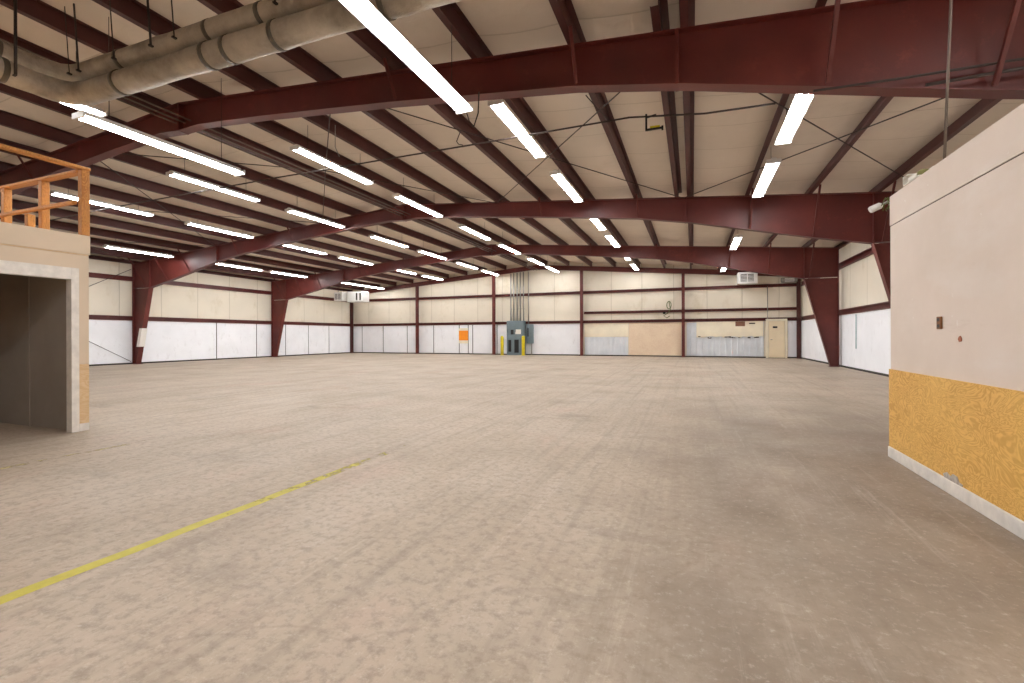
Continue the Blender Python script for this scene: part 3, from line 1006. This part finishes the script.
# ------------------------------------------------------------------ partition room beside the photographer
PX, PY = 1.862, 5.78
PT = 2.62
t = thing('wall_partition', 'beige drywall partition with golden plywood below', 'wall', (PX, 0, 0))
t['kind'] = 'structure'
wl = MB()
wl.box(PX, PX + 0.12, YF + 0.1, PY, 0.0, 2.32)
wl.box(PX + 0.12, XR - 0.16, PY - 0.12, PY, 0.0, 2.60)
wl.build('drywall', DRY, t)
MB().box(PX - 0.004, PX + 0.12, YF + 0.1, PY + 0.002, 2.328, PT).build('upper_drywall', DRY, t)
MB().box(PX + 0.004, PX + 0.116, YF + 0.1, PY - 0.004, 2.3202, 2.3278).build('seam', DARK, t)
MB().box(PX + 0.125, XR - 0.16, YF + 0.1, PY - 0.125, 2.45, 2.58).build('lid', DRY, t)
tag(MB().box(PX - 0.016, PX - 0.001, YF + 0.1, PY, 0.11, 0.885).build('plywood', PLY, t), 'golden plywood')
bb = MB()
bb.cbox(PX - 0.024, PX - 0.001, YF + 0.1, PY + 0.01, 0.0, 0.108, 0.006)
tag(bb.build('baseboard', TRIMW, t), 'scuffed white baseboard')
tag(MB().prism([(4.40, 0.11), (4.66, 0.11), (4.68, 0.135), (4.62, 0.16), (4.57, 0.14), (4.53, 0.17), (4.47, 0.165), (4.44, 0.13), (4.39, 0.125)], 'x', PX - 0.020, PX - 0.0165).build('scuff', plain('grey_scuff', lin(190, 182, 174), 0.8, 0, 0.3, 30), t), 'pale torn patch')

t = thing('outlet_hole', 'brown broken outlet box in the drywall above the plywood', 'outlet', (PX - 0.01, 4.75, 1.25))
MB().cbox(PX - 0.014, PX - 0.0005, 4.725, 4.795, 1.275, 1.375, 0.003).build('cover', plain('brown_plate', lin(128, 84, 48), 0.6), t)
for z in (1.295, 1.345):
    tag(MB().box(PX - 0.016, PX - 0.0145, 4.742, 4.778, z - 0.008, z + 0.018).build('socket', IRON, t), 'dark socket')
b = MB()
b.prism([(4.44, 1.18), (4.47, 1.175), (4.485, 1.195), (4.475, 1.212), (4.455, 1.22), (4.445, 1.212), (4.435, 1.195)], 'x', PX - 0.006, PX - 0.0005)
tag(b.build('wall_patch', plain('rust_patch', lin(158, 92, 66), 0.7)), 'small rust-coloured patch on the drywall beside the outlet', 'patch')

# flood light at the partition corner
t = thing('security_light', 'white cylindrical floodlight on the far top corner of the partition', 'floodlight', (1.86, 5.9, 2.45))
MB().tube([(1.735, 5.93, 2.535), (1.745, 5.93, 2.54), (1.82, 5.92, 2.572), (1.835, 5.92, 2.578)], [0.03, 0.036, 0.034, 0.02], 14).build('lamp_head', HEATW, t)
MB().tube([(1.832, 5.92, 2.577), (1.88, 5.90, 2.60), (1.90, 5.86, 2.575)], 0.014, 8).build('arm', GALV, t)
MB().cbox(1.87, 1.97, 5.783, 5.86, 2.52, 2.61, 0.01).build('junction_box', GALV, t)
wr = MB()
for k in range(6):
    a = k * 1.05
    wr.tube([(1.875, 5.80, 2.56), (1.845 + 0.02 * math.cos(a), 5.82, 2.565 + 0.07 * math.sin(a)), (1.84 + 0.03 * math.cos(a + 1), 5.85, 2.55 + 0.06 * math.sin(a + 1))], 0.005, 5)
tag(wr.build('loose_wire', HOSE, t), 'olive loose wires')
# discarded box on the partition top
t = thing('open_carton', 'small white open carton lying on top of the partition edge', 'box', (1.91, 5.28, 2.62))
c = MB()
c.box(1.85, 1.97, 5.12, 5.44, 2.622, 2.632)
c.box(1.96, 1.97, 5.12, 5.44, 2.632, 2.70)
c.box(1.85, 1.96, 5.43, 5.44, 2.632, 2.71)
c.box(1.85, 1.96, 5.34, 5.43, 2.70, 2.71)
c.bar((1.846, 5.14, 2.64), (1.846, 5.30, 2.645), 0.008, 0.03)
c.build('carton_wall', PAPER, t)
tag(MB().cbox(1.862, 1.955, 5.13, 5.32, 2.634, 2.685, 0.02).build('filling', plain('olive_filling', lin(122, 118, 72), 0.9, 0, 0.3, 14), t), 'olive stuffing')
# hanger rod coming down behind the partition edge
b = MB().tube([(2.0, 5.05, 2.585), (2.085, 5.05, roof(2.04) + 0.1)], 0.011, 8)
b.bar((2.0, 5.05, 2.585), (2.004, 5.05, 2.70), 0.03, 0.022)
tag(b.build('support_rod', PIPE), 'thin grey rod dropping from the roof to the partition top', 'rod')

# ------------------------------------------------------------------ storage booth with a railed deck
BX, BY = -7.49, 3.79
BX0, BY0 = -12.2, -3.2
OY0, OY1, OZ = 0.4, 3.60, 2.0       # opening
t = thing('storage_booth', 'beige walled booth with wide dark opening and a deck on top', 'booth', (-9.8, 0.3, 0))
w = MB()
w.box(BX - 0.09, BX, OY1, BY, 0.88, 2.31)
w.box(BX - 0.12, BX, OY0, OY1, OZ + 0.02, 2.31)
w.box(BX - 0.12, BX, BY0, OY0, 0.0, 2.31)
w.build('face_wall', BOOTH, t)
tag(MB().box(BX - 0.09, BX + 0.001, OY1, BY, 0.10, 0.878).build('lower_plywood', PLYB, t), 'bare tan plywood strip')
tag(MB().cbox(BX - 0.09, BX + 0.006, OY1 + 0.085, BY, 0.0, 0.098, 0.004).build('base_block', TRIMW, t), 'whitish base block')
w = MB()
w.box(BX0, BX - 0.0955, BY - 0.12, BY, 0, 2.31)
w.box(BX0, BX0 + 0.12, BY0, BY - 0.121, 0, 2.31)
w.box(BX0 + 0.121, BX - 0.121, BY0, BY0 + 0.12, 0, 2.31)
w.build('inner_wall', GREYIN, t)
MB().box(BX - 1.14, BX - 1.11, BY - 0.132, BY - 0.121, 0, 2.3).build('joint_strip', GREYIN, t)
d = MB()
d.box(BX - 0.0, BX + 0.012, BY0, BY + 0.012, 2.325, 2.575)
d.box(BX0, BX, BY + 0.0, BY + 0.012, 2.325, 2.575)
d.build('fascia', BOOTH, t)
MB().box(BX0, BX, BY0, BY, 2.312, 2.57).build('deck', PLYB, t)
tr = MB()
tr.box(BX - 0.095, BX + 0.02, OY1 - 0.006, OY1 + 0.075, 0, OZ + 0.13)
tr.box(BX - 0.095, BX + 0.02, OY0 - 0.10, OY0 + 0.02, 0, OZ + 0.13)
tr.box(BX - 0.095, BX + 0.02, OY0 + 0.021, OY1 - 0.007, OZ - 0.02, OZ + 0.13)
tag(tr.build('door_trim', TRIMW, t), 'white painted opening trim')

t = thing('deck_railing', 'orange lumber guard railing round the deck above the booth', 'railing', (-8.5, BY - 0.05, 2.576))
DZ = 2.577
P = 0.09


def post(x, y, z0, z1):
    MB().cbox(x - P, x, y - P, y, z0, z1, 0.006).build('post', LUMBER, t)


post(BX + 0.012, BY + 0.012, DZ, 3.44)
for x in (-8.40, -9.36, -10.3, -11.3):
    post(x, BY + 0.012, DZ, 3.41)
MB().cbox(-8.84, -8.75, BY - 0.075, BY + 0.01, DZ, 2.98, 0.006).build('cripple_post', LUMBER, t)
for y in (-0.6, -2.6):
    post(BX + 0.012, y, DZ, 3.44)
MB().cbox(BX - 0.085, BX + 0.02, BY0, BY + 0.02, 3.442, 3.482, 0.006).build('top_rail', LUMBER, t)
MB().cbox(BX0, BX - 0.09, BY - 0.085, BY + 0.02, 3.412, 3.452, 0.006).build('top_rail', LUMBER, t)
MB().cbox(BX0, BX - 0.09, BY - 0.135, BY - 0.08, 2.985, 3.03, 0.006).build('mid_rail', LUMBER, t)

# ------------------------------------------------------------------ floor paint
b = MB()
n = 40
L = [(-3.02 + 0.006 * math.sin(k * 1.7), -3 + 8.2 * k / n) for k in range(n + 1)]
b.poly([(x + o, y, 0.0015) for x, y in L for o in (-0.045, 0.045)], [(2 * k, 2 * k + 1, 2 * k + 3, 2 * k + 2) for k in range(n)])
tag(b.build('painted_line', LINE1), 'worn yellow painted line on the open concrete floor', 'floor line', kind='thing')
b = MB()
L = [(-6.06 + 0.006 * math.sin(k * 1.3), -3 + 7.0 * k / n) for k in range(n + 1)]
b.poly([(x + o, y, 0.0015) for x, y in L for o in (-0.04, 0.04)], [(2 * k, 2 * k + 1, 2 * k + 3, 2 * k + 2) for k in range(n)])
tag(b.build('painted_line', LINE2), 'very faint yellowish painted line in front of the booth opening', 'floor line', kind='thing')

# ------------------------------------------------------------------ camera
FPX, VX, HOR, EYE, ROLL = 468.63, 692.68, 336.16, 1.2287, -0.0032
tn = (VX - 512) / FPX
c = 1 / math.sqrt(1 + tn * tn)
s = tn * c
fwd = Vector((-s, c, 0)); rgt = Vector((c, s, 0)); up = Vector((0, 0, 1))
R = (rgt + up * ROLL).normalized()
Uv = (up - rgt * ROLL).normalized()
cam = bpy.data.cameras.new('camera')
co = bpy.data.objects.new('camera', cam)
COL.objects.link(co)
M = Matrix((R, Uv, -fwd)).transposed().to_4x4()
M.translation = Vector((0, 0, EYE))
co.matrix_world = M
cam.sensor_width = 36
cam.lens = 36 * FPX / 1024
cam.shift_y = (HOR - 341.5) / 1024
cam.clip_start = 0.05
cam.clip_end = 200
sc = bpy.context.scene
sc.camera = co

w = bpy.data.worlds.new('world')
sc.world = w
w.use_nodes = True
w.node_tree.nodes['Background'].inputs[0].default_value = (0.8, 0.85, 0.95, 1)
w.node_tree.nodes['Background'].inputs[1].default_value = 0.3

sc.view_settings.view_transform = 'Standard'
sc.view_settings.look = 'None'
sc.view_settings.gamma = 1
sc.view_settings.use_curve_mapping = False
sc.view_settings.exposure = 0.0
sc.cycles.use_denoising = True
sc.cycles.max_bounces = 10
sc.cycles.diffuse_bounces = 8
sc.cycles.sample_clamp_indirect = 8
